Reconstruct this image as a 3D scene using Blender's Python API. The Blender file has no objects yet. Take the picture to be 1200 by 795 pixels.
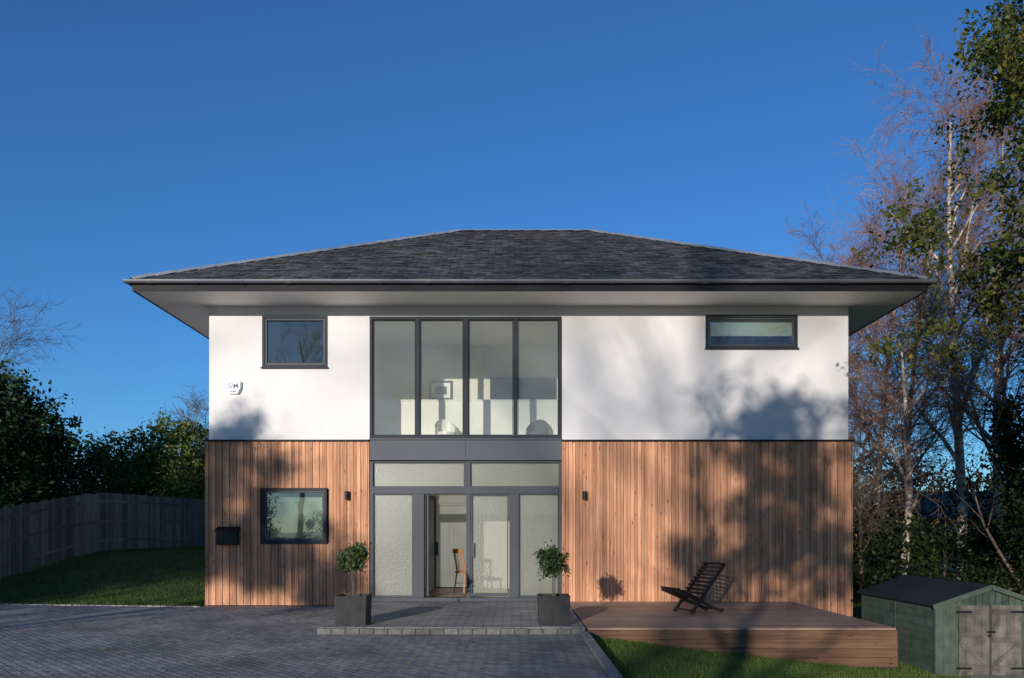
import bpy, math, random
import numpy as np
from mathutils import Vector, Matrix
random.seed(7)
RS=np.random.RandomState
sc=bpy.context.scene
COL=sc.collection
AZ=math.radians(20); EL=math.radians(9.5)

# ------------------------------------------------------------ materials
def newmat(name):
    m=bpy.data.materials.new(name); m.use_nodes=True
    nt=m.node_tree; nt.nodes.clear()
    out=nt.nodes.new('ShaderNodeOutputMaterial')
    return m,nt,out
def N(nt,t,**kw):
    n=nt.nodes.new(t)
    for k,v in kw.items(): setattr(n,k,v)
    return n
def ramp(nt,stops,fac=None):
    r=nt.nodes.new('ShaderNodeValToRGB')
    cr=r.color_ramp
    while len(cr.elements)<len(stops): cr.elements.new(0.5)
    for e,(p,c) in zip(cr.elements,stops):
        e.position=p; e.color=(c[0],c[1],c[2],1)
    if fac is not None: nt.links.new(fac,r.inputs[0])
    return r
def pmat(name,col,rough=0.6,var=0.12,nscale=3.0,metal=0.0,bump=0.0,bscale=60.0,col2=None,attr=None,spec=0.5,detail=6):
    m,nt,out=newmat(name)
    b=N(nt,'ShaderNodeBsdfPrincipled')
    b.inputs['Roughness'].default_value=rough; b.inputs['Metallic'].default_value=metal
    b.inputs['Specular IOR Level'].default_value=spec
    tc=N(nt,'ShaderNodeTexCoord')
    nz=N(nt,'ShaderNodeTexNoise'); nz.inputs['Scale'].default_value=nscale; nz.inputs['Detail'].default_value=detail
    nt.links.new(tc.outputs['Object'],nz.inputs['Vector'])
    c2=col2 if col2 else tuple(c*(1-2*var) for c in col)
    c1=tuple(min(1,c*(1+var)) for c in col)
    r=ramp(nt,[(0.3,c2),(0.7,c1)],nz.outputs['Fac'])
    last=r.outputs[0]
    if attr:
        a=N(nt,'ShaderNodeAttribute'); a.attribute_name='rnd'
        mr=N(nt,'ShaderNodeMapRange'); mr.inputs['To Min'].default_value=attr[0]; mr.inputs['To Max'].default_value=attr[1]
        nt.links.new(a.outputs['Fac'],mr.inputs[0])
        mx=N(nt,'ShaderNodeVectorMath',operation='SCALE')
        nt.links.new(last,mx.inputs[0]); nt.links.new(mr.outputs[0],mx.inputs['Scale'])
        last=mx.outputs[0]
    nt.links.new(last,b.inputs['Base Color'])
    if bump>0:
        n2=N(nt,'ShaderNodeTexNoise'); n2.inputs['Scale'].default_value=bscale; n2.inputs['Detail'].default_value=4
        nt.links.new(tc.outputs['Object'],n2.inputs['Vector'])
        bp=N(nt,'ShaderNodeBump'); bp.inputs['Strength'].default_value=bump; bp.inputs['Distance'].default_value=0.02
        nt.links.new(n2.outputs['Fac'],bp.inputs['Height']); nt.links.new(bp.outputs[0],b.inputs['Normal'])
    nt.links.new(b.outputs[0],out.inputs[0])
    return m
def rendermat(name):
    m,nt,out=newmat(name)
    b=N(nt,'ShaderNodeBsdfPrincipled'); b.inputs['Roughness'].default_value=.9; b.inputs['Specular IOR Level'].default_value=.2
    tc=N(nt,'ShaderNodeTexCoord')
    nz=N(nt,'ShaderNodeTexNoise'); nz.inputs['Scale'].default_value=.9; nz.inputs['Detail'].default_value=9
    nt.links.new(tc.outputs['Object'],nz.inputs['Vector'])
    r=ramp(nt,[(0.3,(.715,.68,.65)),(0.7,(.76,.725,.695))],nz.outputs['Fac'])
    mp=N(nt,'ShaderNodeMapping'); mp.inputs['Scale'].default_value=(3.5,3.5,.25)
    n2=N(nt,'ShaderNodeTexNoise'); n2.inputs['Scale'].default_value=1; n2.inputs['Detail'].default_value=6
    nt.links.new(tc.outputs['Object'],mp.inputs[0]); nt.links.new(mp.outputs[0],n2.inputs['Vector'])
    r2=ramp(nt,[(0.3,(.975,.975,.97)),(0.6,(1,1,1))],n2.outputs['Fac'])
    mu=N(nt,'ShaderNodeVectorMath',operation='MULTIPLY'); nt.links.new(r.outputs[0],mu.inputs[0]); nt.links.new(r2.outputs[0],mu.inputs[1])
    nt.links.new(mu.outputs[0],b.inputs['Base Color'])
    n3=N(nt,'ShaderNodeTexNoise'); n3.inputs['Scale'].default_value=120; nt.links.new(tc.outputs['Object'],n3.inputs['Vector'])
    ad=N(nt,'ShaderNodeMath',operation='MULTIPLY_ADD'); ad.inputs[1].default_value=3; nt.links.new(nz.outputs['Fac'],ad.inputs[0]); nt.links.new(n3.outputs['Fac'],ad.inputs[2])
    bp=N(nt,'ShaderNodeBump'); bp.inputs['Strength'].default_value=.3; bp.inputs['Distance'].default_value=.008
    nt.links.new(ad.outputs[0],bp.inputs['Height']); nt.links.new(bp.outputs[0],b.inputs['Normal'])
    nt.links.new(b.outputs[0],out.inputs[0]); return m
def leafmat(name,stops,trans=0.25,rough=0.5,gloss=0.04):
    m,nt,out=newmat(name)
    a=N(nt,'ShaderNodeAttribute'); a.attribute_name='rnd'
    r=ramp(nt,stops,a.outputs['Fac'])
    d=N(nt,'ShaderNodeBsdfDiffuse'); t=N(nt,'ShaderNodeBsdfTranslucent')
    g=N(nt,'ShaderNodeBsdfGlossy'); g.inputs['Roughness'].default_value=rough
    g.inputs['Color'].default_value=(.8,.85,.8,1)
    nt.links.new(r.outputs[0],d.inputs[0]); nt.links.new(r.outputs[0],t.inputs[0])
    mx=N(nt,'ShaderNodeMixShader'); mx.inputs[0].default_value=trans
    nt.links.new(d.outputs[0],mx.inputs[1]); nt.links.new(t.outputs[0],mx.inputs[2])
    m2=N(nt,'ShaderNodeMixShader'); m2.inputs[0].default_value=gloss
    nt.links.new(mx.outputs[0],m2.inputs[1]); nt.links.new(g.outputs[0],m2.inputs[2])
    nt.links.new(m2.outputs[0],out.inputs[0])
    return m
def woodmat(name,c_dark,c_mid,c_light,axis='Z',rough=0.75,knots=True,lo=0.7,hi=1.2):
    m,nt,out=newmat(name)
    b=N(nt,'ShaderNodeBsdfPrincipled'); b.inputs['Roughness'].default_value=rough; b.inputs['Specular IOR Level'].default_value=.25
    tc=N(nt,'ShaderNodeTexCoord'); mp=N(nt,'ShaderNodeMapping')
    s=[26,26,26]; s['XYZ'.index(axis)]=1.2
    mp.inputs['Scale'].default_value=s
    a=N(nt,'ShaderNodeAttribute'); a.attribute_name='rnd'
    cmb=N(nt,'ShaderNodeCombineXYZ'); mul=N(nt,'ShaderNodeMath',operation='MULTIPLY'); mul.inputs[1].default_value=37.0
    nt.links.new(a.outputs['Fac'],mul.inputs[0])
    for i in range(3): nt.links.new(mul.outputs[0],cmb.inputs[i])
    ad=N(nt,'ShaderNodeVectorMath',operation='ADD')
    nt.links.new(tc.outputs['Object'],mp.inputs[0]); nt.links.new(mp.outputs[0],ad.inputs[0]); nt.links.new(cmb.outputs[0],ad.inputs[1])
    nz=N(nt,'ShaderNodeTexNoise'); nz.inputs['Scale'].default_value=1.0; nz.inputs['Detail'].default_value=6; nz.inputs['Distortion'].default_value=0.6
    nt.links.new(ad.outputs[0],nz.inputs['Vector'])
    r=ramp(nt,[(0.25,c_dark),(0.5,c_mid),(0.75,c_light)],nz.outputs['Fac'])
    mr=N(nt,'ShaderNodeMapRange'); mr.inputs['To Min'].default_value=lo; mr.inputs['To Max'].default_value=hi
    nt.links.new(a.outputs['Fac'],mr.inputs[0])
    mx=N(nt,'ShaderNodeVectorMath',operation='SCALE')
    nt.links.new(r.outputs[0],mx.inputs[0]); nt.links.new(mr.outputs[0],mx.inputs['Scale'])
    last=mx.outputs[0]
    if knots:
        mp2=N(nt,'ShaderNodeMapping'); s2=[9,9,9]; s2['XYZ'.index(axis)]=3.0; mp2.inputs['Scale'].default_value=s2
        vo=N(nt,'ShaderNodeTexVoronoi'); vo.inputs['Scale'].default_value=1.0
        ad2=N(nt,'ShaderNodeVectorMath',operation='ADD')
        nt.links.new(tc.outputs['Object'],mp2.inputs[0]); nt.links.new(mp2.outputs[0],ad2.inputs[0]); nt.links.new(cmb.outputs[0],ad2.inputs[1])
        nt.links.new(ad2.outputs[0],vo.inputs['Vector'])
        kr=ramp(nt,[(0.07,(0.35,0.3,0.28)),(0.14,(1,1,1))],vo.outputs['Distance'])
        mk_=N(nt,'ShaderNodeVectorMath',operation='MULTIPLY')
        nt.links.new(last,mk_.inputs[0]); nt.links.new(kr.outputs[0],mk_.inputs[1]); last=mk_.outputs[0]
    n3=N(nt,'ShaderNodeTexNoise'); n3.inputs['Scale'].default_value=0.7; n3.inputs['Detail'].default_value=5
    nt.links.new(tc.outputs['Object'],n3.inputs['Vector'])
    wr=ramp(nt,[(0.35,(0.84,0.84,0.86)),(0.65,(1.06,1.05,1.03))],n3.outputs['Fac'])
    m3=N(nt,'ShaderNodeVectorMath',operation='MULTIPLY')
    nt.links.new(last,m3.inputs[0]); nt.links.new(wr.outputs[0],m3.inputs[1])
    nt.links.new(m3.outputs[0],b.inputs['Base Color'])
    bp=N(nt,'ShaderNodeBump'); bp.inputs['Strength'].default_value=0.35; bp.inputs['Distance'].default_value=0.004
    nt.links.new(nz.outputs['Fac'],bp.inputs['Height']); nt.links.new(bp.outputs[0],b.inputs['Normal'])
    nt.links.new(b.outputs[0],out.inputs[0]); return m
def glassmat(name,tint,ior=1.9,pale_veil=0.0,veil_col=(.75,.75,.66)):
    m,nt,out=newmat(name)
    t=N(nt,'ShaderNodeBsdfTransparent'); t.inputs[0].default_value=(*tint,1)
    d=N(nt,'ShaderNodeBsdfDiffuse'); d.inputs[0].default_value=(*veil_col,1)
    mh=N(nt,'ShaderNodeMixShader'); mh.inputs[0].default_value=pale_veil  # diffuse veil mixed in to brighten the pane, in place of pale reflections
    nt.links.new(t.outputs[0],mh.inputs[1]); nt.links.new(d.outputs[0],mh.inputs[2])
    g=N(nt,'ShaderNodeBsdfGlossy'); g.inputs['Roughness'].default_value=0; g.inputs['Color'].default_value=(.95,1,.98,1)
    f=N(nt,'ShaderNodeFresnel'); f.inputs['IOR'].default_value=ior
    tc=N(nt,'ShaderNodeTexCoord'); nz=N(nt,'ShaderNodeTexNoise'); nz.inputs['Scale'].default_value=1.3
    nt.links.new(tc.outputs['Object'],nz.inputs['Vector'])
    bp=N(nt,'ShaderNodeBump'); bp.inputs['Strength'].default_value=0.10; bp.inputs['Distance'].default_value=0.01
    nt.links.new(nz.outputs['Fac'],bp.inputs['Height']); nt.links.new(bp.outputs[0],g.inputs['Normal'])
    mx=N(nt,'ShaderNodeMixShader')
    nt.links.new(f.outputs[0],mx.inputs[0]); nt.links.new(mh.outputs[0],mx.inputs[1]); nt.links.new(g.outputs[0],mx.inputs[2])
    nt.links.new(mx.outputs[0],out.inputs[0]); return m
def frostmat(name,c1,c2,trl,gfac=.05,gr=.35,tf=.22):
    m,nt,out=newmat(name)
    tc=N(nt,'ShaderNodeTexCoord')
    vo=N(nt,'ShaderNodeTexVoronoi'); vo.inputs['Scale'].default_value=36
    nt.links.new(tc.outputs['Object'],vo.inputs['Vector'])
    r=ramp(nt,[(0.1,c1),(0.6,c2)],vo.outputs['Distance'])
    d=N(nt,'ShaderNodeBsdfDiffuse'); tl=N(nt,'ShaderNodeBsdfTranslucent'); tp=N(nt,'ShaderNodeBsdfTransparent')
    tp.inputs[0].default_value=(.75,.77,.72,1); tl.inputs[0].default_value=(*trl,1)
    nt.links.new(r.outputs[0],d.inputs[0])
    g=N(nt,'ShaderNodeBsdfGlossy'); g.inputs['Roughness'].default_value=gr
    bp=N(nt,'ShaderNodeBump'); bp.inputs['Strength'].default_value=0.5; bp.inputs['Distance'].default_value=0.006
    nt.links.new(vo.outputs['Distance'],bp.inputs['Height']); nt.links.new(bp.outputs[0],g.inputs['Normal'])
    a=N(nt,'ShaderNodeMixShader'); a.inputs[0].default_value=0.40
    nt.links.new(d.outputs[0],a.inputs[1]); nt.links.new(tl.outputs[0],a.inputs[2])
    b=N(nt,'ShaderNodeMixShader'); b.inputs[0].default_value=tf
    nt.links.new(a.outputs[0],b.inputs[1]); nt.links.new(tp.outputs[0],b.inputs[2])
    c=N(nt,'ShaderNodeMixShader'); c.inputs[0].default_value=gfac
    nt.links.new(b.outputs[0],c.inputs[1]); nt.links.new(g.outputs[0],c.inputs[2])
    nt.links.new(c.outputs[0],out.inputs[0]); return m
def pavemat(name,c1,c2,mortar,bw=0.2,bh=0.1,rot=45,rough=0.8):
    m,nt,out=newmat(name)
    b=N(nt,'ShaderNodeBsdfPrincipled'); b.inputs['Roughness'].default_value=rough
    tc=N(nt,'ShaderNodeTexCoord'); mp=N(nt,'ShaderNodeMapping'); mp.inputs['Rotation'].default_value=(0,0,math.radians(rot))
    nt.links.new(tc.outputs['Object'],mp.inputs[0])
    br=N(nt,'ShaderNodeTexBrick'); br.inputs['Scale'].default_value=1.0
    br.inputs['Brick Width'].default_value=bw; br.inputs['Row Height'].default_value=bh
    br.inputs['Mortar Size'].default_value=0.009; br.inputs['Mortar Smooth'].default_value=0.3; br.inputs['Bias'].default_value=0.0
    br.inputs['Color1'].default_value=(*c1,1); br.inputs['Color2'].default_value=(*c2,1); br.inputs['Mortar'].default_value=(*mortar,1)
    nt.links.new(mp.outputs[0],br.inputs['Vector'])
    n1=N(nt,'ShaderNodeTexNoise'); n1.inputs['Scale'].default_value=0.9; n1.inputs['Detail'].default_value=8
    nt.links.new(tc.outputs['Object'],n1.inputs['Vector'])
    r=ramp(nt,[(0.3,(0.62,0.63,0.61)),(0.7,(1.25,1.22,1.18))],n1.outputs['Fac'])
    mu=N(nt,'ShaderNodeVectorMath',operation='MULTIPLY'); nt.links.new(br.outputs['Color'],mu.inputs[0]); nt.links.new(r.outputs[0],mu.inputs[1])
    nt.links.new(mu.outputs[0],b.inputs['Base Color'])
    n2=N(nt,'ShaderNodeTexNoise'); n2.inputs['Scale'].default_value=30; nt.links.new(tc.outputs['Object'],n2.inputs['Vector'])
    sb=N(nt,'ShaderNodeMath',operation='SUBTRACT'); nt.links.new(n2.outputs['Fac'],sb.inputs[0]); nt.links.new(br.outputs['Fac'],sb.inputs[1])
    bp=N(nt,'ShaderNodeBump'); bp.inputs['Strength'].default_value=0.9; bp.inputs['Distance'].default_value=0.012
    nt.links.new(sb.outputs[0],bp.inputs['Height']); nt.links.new(bp.outputs[0],b.inputs['Normal'])
    nt.links.new(b.outputs[0],out.inputs[0]); return m

M_render=rendermat('white_render')
M_soffit=pmat('soffit_paint',(0.93,0.91,0.88),0.6,0.01)
M_timber=woodmat('larch_boards',(0.43,0.18,0.085),(0.63,0.305,0.165),(0.77,0.43,0.26),lo=0.68,hi=1.15)
M_timber_gap=pmat('cladding_backing',(0.06,0.035,0.022),0.9)
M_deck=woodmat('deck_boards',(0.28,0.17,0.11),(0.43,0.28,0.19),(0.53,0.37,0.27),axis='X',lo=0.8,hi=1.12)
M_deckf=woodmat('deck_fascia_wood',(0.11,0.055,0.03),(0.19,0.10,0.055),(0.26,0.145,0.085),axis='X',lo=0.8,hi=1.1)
M_fence=woodmat('weathered_fence',(0.08,0.075,0.06),(0.15,0.135,0.11),(0.22,0.20,0.17),lo=0.55,hi=1.25)
M_slate=pmat('slate',(0.086,0.084,0.088),0.5,0.3,5.0,bump=0.3,bscale=30,attr=(0.5,1.75))
M_ridge=pmat('ridge_tile',(0.27,0.28,0.30),0.6,0.15)
M_under=pmat('roof_deck',(0.02,0.02,0.022),0.9)
M_frame=pmat('anthracite_aluminium',(0.026,0.030,0.037),0.6,0.05,2,spec=0.22)
M_framel=pmat('grey_aluminium',(0.050,0.056,0.066),0.55,0.05,2,spec=0.3)
M_span=pmat('spandrel_panel',(0.075,0.082,0.095),0.55,0.05,1,spec=.3)
M_fascia=pmat('dark_fascia',(0.012,0.012,0.014),0.6,spec=.2)
M_gutter=pmat('gutter_metal',(0.15,0.155,0.17),0.5,0.1,2,metal=0.2)
M_glass=glassmat('window_glass',(0.93,0.94,0.88),1.6,.15)  # strong painted veil lightens the bay panes like reflected sky
M_glass2=glassmat('window_glass_reflective',(0.62,0.66,0.62),2.1,.025)
M_frost=frostmat('obscured_glass',(0.16,0.17,0.125),(0.28,0.29,0.225),(.60,.61,.52))
M_blind=pmat('roller_blind',(0.62,0.68,0.60),.9,.03)
M_int=pmat('interior_plaster',(0.84,0.82,0.73),0.9,0.02)
M_intw=pmat('interior_white',(0.86,0.86,0.82),0.8,0.02)
M_dark=pmat('dark_interior',(0.06,0.06,0.06),0.9)
M_floor=pmat('interior_floor_wood',(0.34,0.22,0.13),0.4,0.15)
M_black=pmat('black_metal',(0.012,0.012,0.014),0.5,0.1,spec=.25)
M_plant=pmat('planter_zinc',(0.018,0.018,0.020),0.6,0.3,6,spec=.3)
M_soil=pmat('soil',(0.03,0.02,0.013),0.95,0.3,30)
M_white=pmat('white_plastic',(0.78,0.78,0.76),0.35,0.02)
M_blue=pmat('logo_blue',(0.02,0.03,0.12),0.5)
M_chairw=woodmat('stained_chair_wood',(0.02,0.015,0.012),(0.045,0.032,0.026),(0.08,0.06,0.05),axis='Y',knots=False)
M_orange=pmat('varnished_pine',(0.42,0.2,0.08),0.4,0.15)
M_drive=pavemat('block_paving',(0.38,0.355,0.325),(0.225,0.215,0.205),(0.09,0.086,0.078))
M_plat=pavemat('platform_paving',(0.38,0.355,0.32),(0.26,0.245,0.225),(0.12,0.115,0.105),0.3,0.15,0)
M_edge=pmat('edging_stone',(0.15,0.145,0.135),0.85,0.2,8,bump=0.3,attr=(.75,1.2))
M_kerb=pmat('concrete_kerb',(0.26,0.245,0.22),0.85,0.15,8,bump=0.3)
M_grassg=pmat('lawn_ground',(0.07,0.10,0.025),0.95,0.3,2.5,bump=0.8,bscale=25,col2=(0.045,0.065,0.017))
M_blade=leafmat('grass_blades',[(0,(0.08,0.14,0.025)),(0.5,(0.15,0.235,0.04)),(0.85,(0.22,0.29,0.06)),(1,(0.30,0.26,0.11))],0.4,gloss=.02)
M_bladed=leafmat('grass_blades_painted_shade',[(0,(0.035,0.075,0.016)),(0.5,(0.065,0.12,0.025)),(1,(0.11,0.15,0.04))],0.3,gloss=.01)  # darker copy of the blade colours, lawn shade put into the colour
M_fallen=leafmat('fallen_leaf',[(0,(0.14,0.06,0.02)),(0.5,(0.28,0.13,0.04)),(1,(0.34,0.23,0.07))],0.1)
M_shedg=pmat('shed_green_paint',(0.085,0.11,0.085),0.8,0.15,7,bump=0.2,bscale=40,attr=(0.8,1.12),spec=.2)
M_sheddoor=pmat('shed_door_wood',(0.19,0.165,0.135),0.8,0.25,6,attr=(0.75,1.15),spec=.2)
M_felt=pmat('roofing_felt',(0.03,0.033,0.038),0.9,0.2,20,bump=0.4,bscale=120,spec=.2)
M_bark=pmat('bark',(0.13,0.095,0.07),0.95,0.35,9,bump=0.6,bscale=25)
M_birch=pmat('birch_bark',(0.52,0.45,0.38),0.85,0.3,5,col2=(0.16,0.11,0.075))
M_twig=pmat('birch_twigs',(0.29,0.165,0.105),0.9,0.2,1,spec=.2)
M_rhodo=leafmat('laurel_leaf',[(0,(0.010,0.022,0.008)),(0.6,(0.026,0.05,0.014)),(1,(0.06,0.10,0.025))],0.15,0.4,0.02)
M_bush=leafmat('bush_leaf',[(0,(0.03,0.05,0.012)),(0.5,(0.095,0.13,0.027)),(1,(0.22,0.23,0.05))],0.25,gloss=.02)
M_oak=leafmat('oak_leaf',[(0,(0.03,0.05,0.012)),(0.45,(0.085,0.11,0.02)),(0.8,(0.18,0.165,0.03)),(1,(0.32,0.20,0.04))],0.35,gloss=.02)
M_birl=leafmat('birch_leaf',[(0,(0.22,0.12,0.05)),(0.6,(0.30,0.18,0.07)),(1,(0.36,0.26,0.10))],0.3)
M_ivy=leafmat('ivy_leaf',[(0,(0.008,0.014,0.006)),(0.7,(0.022,0.034,0.010)),(1,(0.06,0.07,0.02))],0.15,gloss=.012)
M_topi=leafmat('bay_leaf',[(0,(0.02,0.038,0.012)),(0.6,(0.065,0.10,0.027)),(1,(0.16,0.19,0.055))],0.2)
M_scrub=leafmat('scrub_leaf',[(0,(0.018,0.016,0.009)),(0.6,(0.04,0.034,0.017)),(1,(0.10,0.07,0.032))],0.2,gloss=.01)
M_pane_dark=pmat('neighbour_glass',(0.03,0.035,0.045),0.1)
M_nroof=pmat('neighbour_roof',(0.12,0.10,0.09),0.8)

# ------------------------------------------------------------ mesh helpers
def empty(name,loc=(0,0,0)):
    o=bpy.data.objects.new(name,None); o.location=loc; COL.objects.link(o); o.empty_display_size=0.3; return o
class MB:
    def __init__(s): s.v=[];s.f=[];s.r=[];s.m=[]
    def box(s,x0,x1,y0,y1,z0,z1,r=None,m=0,M=None):
        if r is None: r=random.random()
        b=len(s.v)
        P=[(x0,y0,z0),(x1,y0,z0),(x1,y1,z0),(x0,y1,z0),(x0,y0,z1),(x1,y0,z1),(x1,y1,z1),(x0,y1,z1)]
        if M is not None: P=[tuple(M@Vector(p)) for p in P]
        s.v+=P
        for q in ((3,2,1,0),(4,5,6,7),(0,1,5,4),(1,2,6,5),(2,3,7,6),(3,0,4,7)):
            s.f.append(tuple(b+i for i in q)); s.r.append(r); s.m.append(m)
    def poly(s,pts,r=None,m=0):
        b=len(s.v); s.v+=[tuple(p) for p in pts]; s.f.append(tuple(range(b,b+len(pts)))); s.r.append(random.random() if r is None else r); s.m.append(m)
    def beam(s,p0,p1,w,h,r=None,m=0):
        p0=Vector(p0);p1=Vector(p1);d=(p1-p0);L=d.length
        q=d.to_track_quat('X','Z').to_matrix().to_4x4(); q.translation=p0
        s.box(0,L,-w/2,w/2,-h/2,h/2,r,m,M=q)
    def cyl(s,p0,p1,r0,r1,n=12,m=0,cap=True):
        p0=Vector(p0);p1=Vector(p1);q=(p1-p0).to_track_quat('Z','Y')
        b=len(s.v); rr=random.random()
        for p,r in((p0,r0),(p1,r1)):
            for i in range(n):
                a=2*math.pi*i/n; s.v.append(tuple(p+q@Vector((math.cos(a)*r,math.sin(a)*r,0))))
        for i in range(n):
            j=(i+1)%n; s.f.append((b+i,b+j,b+n+j,b+n+i)); s.r.append(rr); s.m.append(m)
        if cap:
            s.f.append(tuple(b+i for i in range(n-1,-1,-1)));s.r.append(rr);s.m.append(m)
            s.f.append(tuple(b+n+i for i in range(n)));s.r.append(rr);s.m.append(m)
    def make(s,name,mats,parent=None,bevel=0,smooth=False):
        me=bpy.data.meshes.new(name); me.from_pydata(s.v,[],s.f)
        if not isinstance(mats,(list,tuple)): mats=[mats]
        for m in mats: me.materials.append(m)
        me.polygons.foreach_set('material_index',s.m)
        a=me.attributes.new('rnd','FLOAT','FACE'); a.data.foreach_set('value',s.r)
        if smooth: me.polygons.foreach_set('use_smooth',[True]*len(s.f))
        me.update()
        o=bpy.data.objects.new(name,me); COL.objects.link(o)
        if parent: o.parent=parent
        if bevel>0:
            b=o.modifiers.new('bev','BEVEL'); b.width=bevel; b.segments=2; b.limit_method='ANGLE'
        return o
def np_mesh(name,V,F,mat,rnd=None,parent=None,smooth=False):
    me=bpy.data.meshes.new(name); k=F.shape[1]; n=len(F)
    me.vertices.add(len(V)); me.vertices.foreach_set('co',V.astype(np.float32).ravel())
    me.loops.add(n*k); me.loops.foreach_set('vertex_index',F.astype(np.int32).ravel())
    me.polygons.add(n); me.polygons.foreach_set('loop_start',np.arange(0,n*k,k,dtype=np.int32))
    me.update(calc_edges=True)
    me.materials.append(mat)
    if rnd is not None:
        a=me.attributes.new('rnd','FLOAT','FACE'); a.data.foreach_set('value',rnd.astype(np.float32))
    if smooth: me.polygons.foreach_set('use_smooth',np.ones(n,dtype=bool))
    me.validate()
    o=bpy.data.objects.new(name,me); COL.objects.link(o)
    if parent: o.parent=parent
    return o
def leaf_quads(name,C,size,mat,rng,parent=None,rnd=None,aspect=0.55,up=0.0):
    n=len(C)
    a=rng.normal(size=(n,3)); a/=np.linalg.norm(a,axis=1,keepdims=True)+1e-9
    b=rng.normal(size=(n,3)); b[:,2]*=(1-up)
    b=np.cross(a,b); b/=np.linalg.norm(b,axis=1,keepdims=True)+1e-9
    s=(size*(0.6+0.8*rng.rand(n)))[:,None]
    c=np.cross(a,b)*0.12*s
    V=np.stack([C-a*s/2,C+b*s*aspect/2+c,C+a*s/2,C-b*s*aspect/2+c],axis=1).reshape(-1,3)
    F=np.arange(4*n).reshape(n,4)
    if rnd is None: rnd=rng.rand(n)
    return np_mesh(name,V,F,mat,rnd,parent)
def clump_points(blobs,nclump,nleaf,cr,rng,shell=0.55):
    B=np.array(blobs); w=(B[:,3]*B[:,4]*B[:,5])**(2/3); w/=w.sum()
    idx=rng.choice(len(B),nclump,p=w)
    d=rng.normal(size=(nclump,3)); d/=np.linalg.norm(d,axis=1,keepdims=True)
    rad=(shell+(1.08-shell)*rng.rand(nclump)**0.7)[:,None]
    cc=B[idx,:3]+d*B[idx,3:6]*rad
    cv=rng.rand(nclump)
    crs=cr*(0.5+rng.rand(nclump))
    li=rng.randint(0,nclump,nleaf)
    C=cc[li]+rng.normal(size=(nleaf,3))*crs[li][:,None]*0.55
    v=np.clip(0.55*cv[li]+0.45*rng.rand(nleaf),0,1)
    return C,v
def tubes(name,segs,mat,sides=5,parent=None):
    S=np.array(segs); p0=S[:,0:3];p1=S[:,3:6];r0=S[:,6];r1=S[:,7]
    d=p1-p0; d/=np.linalg.norm(d,axis=1,keepdims=True)+1e-9
    ref=np.where(np.abs(d[:,2:3])<0.9,np.array([[0,0,1.0]]),np.array([[1.0,0,0]]))
    u=np.cross(d,ref); u/=np.linalg.norm(u,axis=1,keepdims=True)+1e-9; w=np.cross(d,u)
    n=len(S); V=np.zeros((n,2*sides,3))
    for i in range(sides):
        a=2*math.pi*i/sides; o=u*math.cos(a)+w*math.sin(a)
        V[:,i]=p0+o*r0[:,None]; V[:,sides+i]=p1+o*r1[:,None]
    base=(np.arange(n)*2*sides)[:,None]
    F=np.concatenate([base+np.array([[i,(i+1)%sides,sides+(i+1)%sides,sides+i]]) for i in range(sides)])
    return np_mesh(name,V.reshape(-1,3),F,mat,None,parent,smooth=True)
RMIN=[0.003]
def grow(segs,tips,p,d,L,r,lev,par,rng):
    nseg=5 if lev==0 else (4 if lev==1 else 3)
    if lev>=len(par)-1: nseg=2
    nch,ratio,ang,start,wob,up=par[lev]
    pts=[p.copy()];dirs=[]
    rr=[r*(1-0.85*i/nseg) for i in range(nseg+1)] if lev>0 else [r*(1-0.8*(i/nseg)) for i in range(nseg+1)]
    for i in range(nseg):
        d=d+np.array(rng.normal(size=3))*wob; d[2]+=up; d/=np.linalg.norm(d)
        q=pts[-1]+d*L/nseg
        segs.append((*pts[-1],*q,rr[i],max(rr[i+1],RMIN[0])))
        pts.append(q); dirs.append(d.copy())
    if nch==0:
        tips.append(pts[-1]); tips.append((pts[-1]+pts[-2])/2); return
    for k in range(nch):
        t=start+(1-start)*(k+rng.rand())/nch
        fi=min(t*nseg,nseg-1e-3); i=int(fi); q=pts[i]+(pts[i+1]-pts[i])*(fi-i)
        ax=rng.normal(size=3); ax-=ax.dot(dirs[i])*dirs[i]; ax/=np.linalg.norm(ax)
        a=ang*(0.7+0.6*rng.rand())
        nd=dirs[i]*math.cos(a)+ax*math.sin(a)
        rc=(rr[i]+(rr[i+1]-rr[i])*(fi-i))*0.55
        LL=L*ratio*(0.6+0.6*rng.rand())*(1.15-0.65*t if lev==0 else 1)
        grow(segs,tips,q,nd,LL,max(rc,RMIN[0]*1.2),lev+1,par,rng)

def ss(t): 
    t=max(0,min(1,t)); return t*t*(3-2*t)
def edge_y(x): return -0.35+0.12*max(0,min(8,-6.4-x))
def gz(x,y):
    z=-0.05
    if x<-6.3:
        e=edge_y(x); m=ss((-6.3-x)/0.6)
        z+=m*(0.10*ss((y-e)/0.4)+0.92*ss((y-e)/8)*ss((-x-6.2)/4))
    if x>1.1:
        f=-0.105*(min(x,16)-1.15)
        z+=f*(1-0.62*ss((y+2)/2.5)) +0.04*ss((x-1.1)/.3)*(1-ss((x-1.4)/1.5))
    if y>14: z+= (1.0*ss((y-14)/25))
    return z

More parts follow.
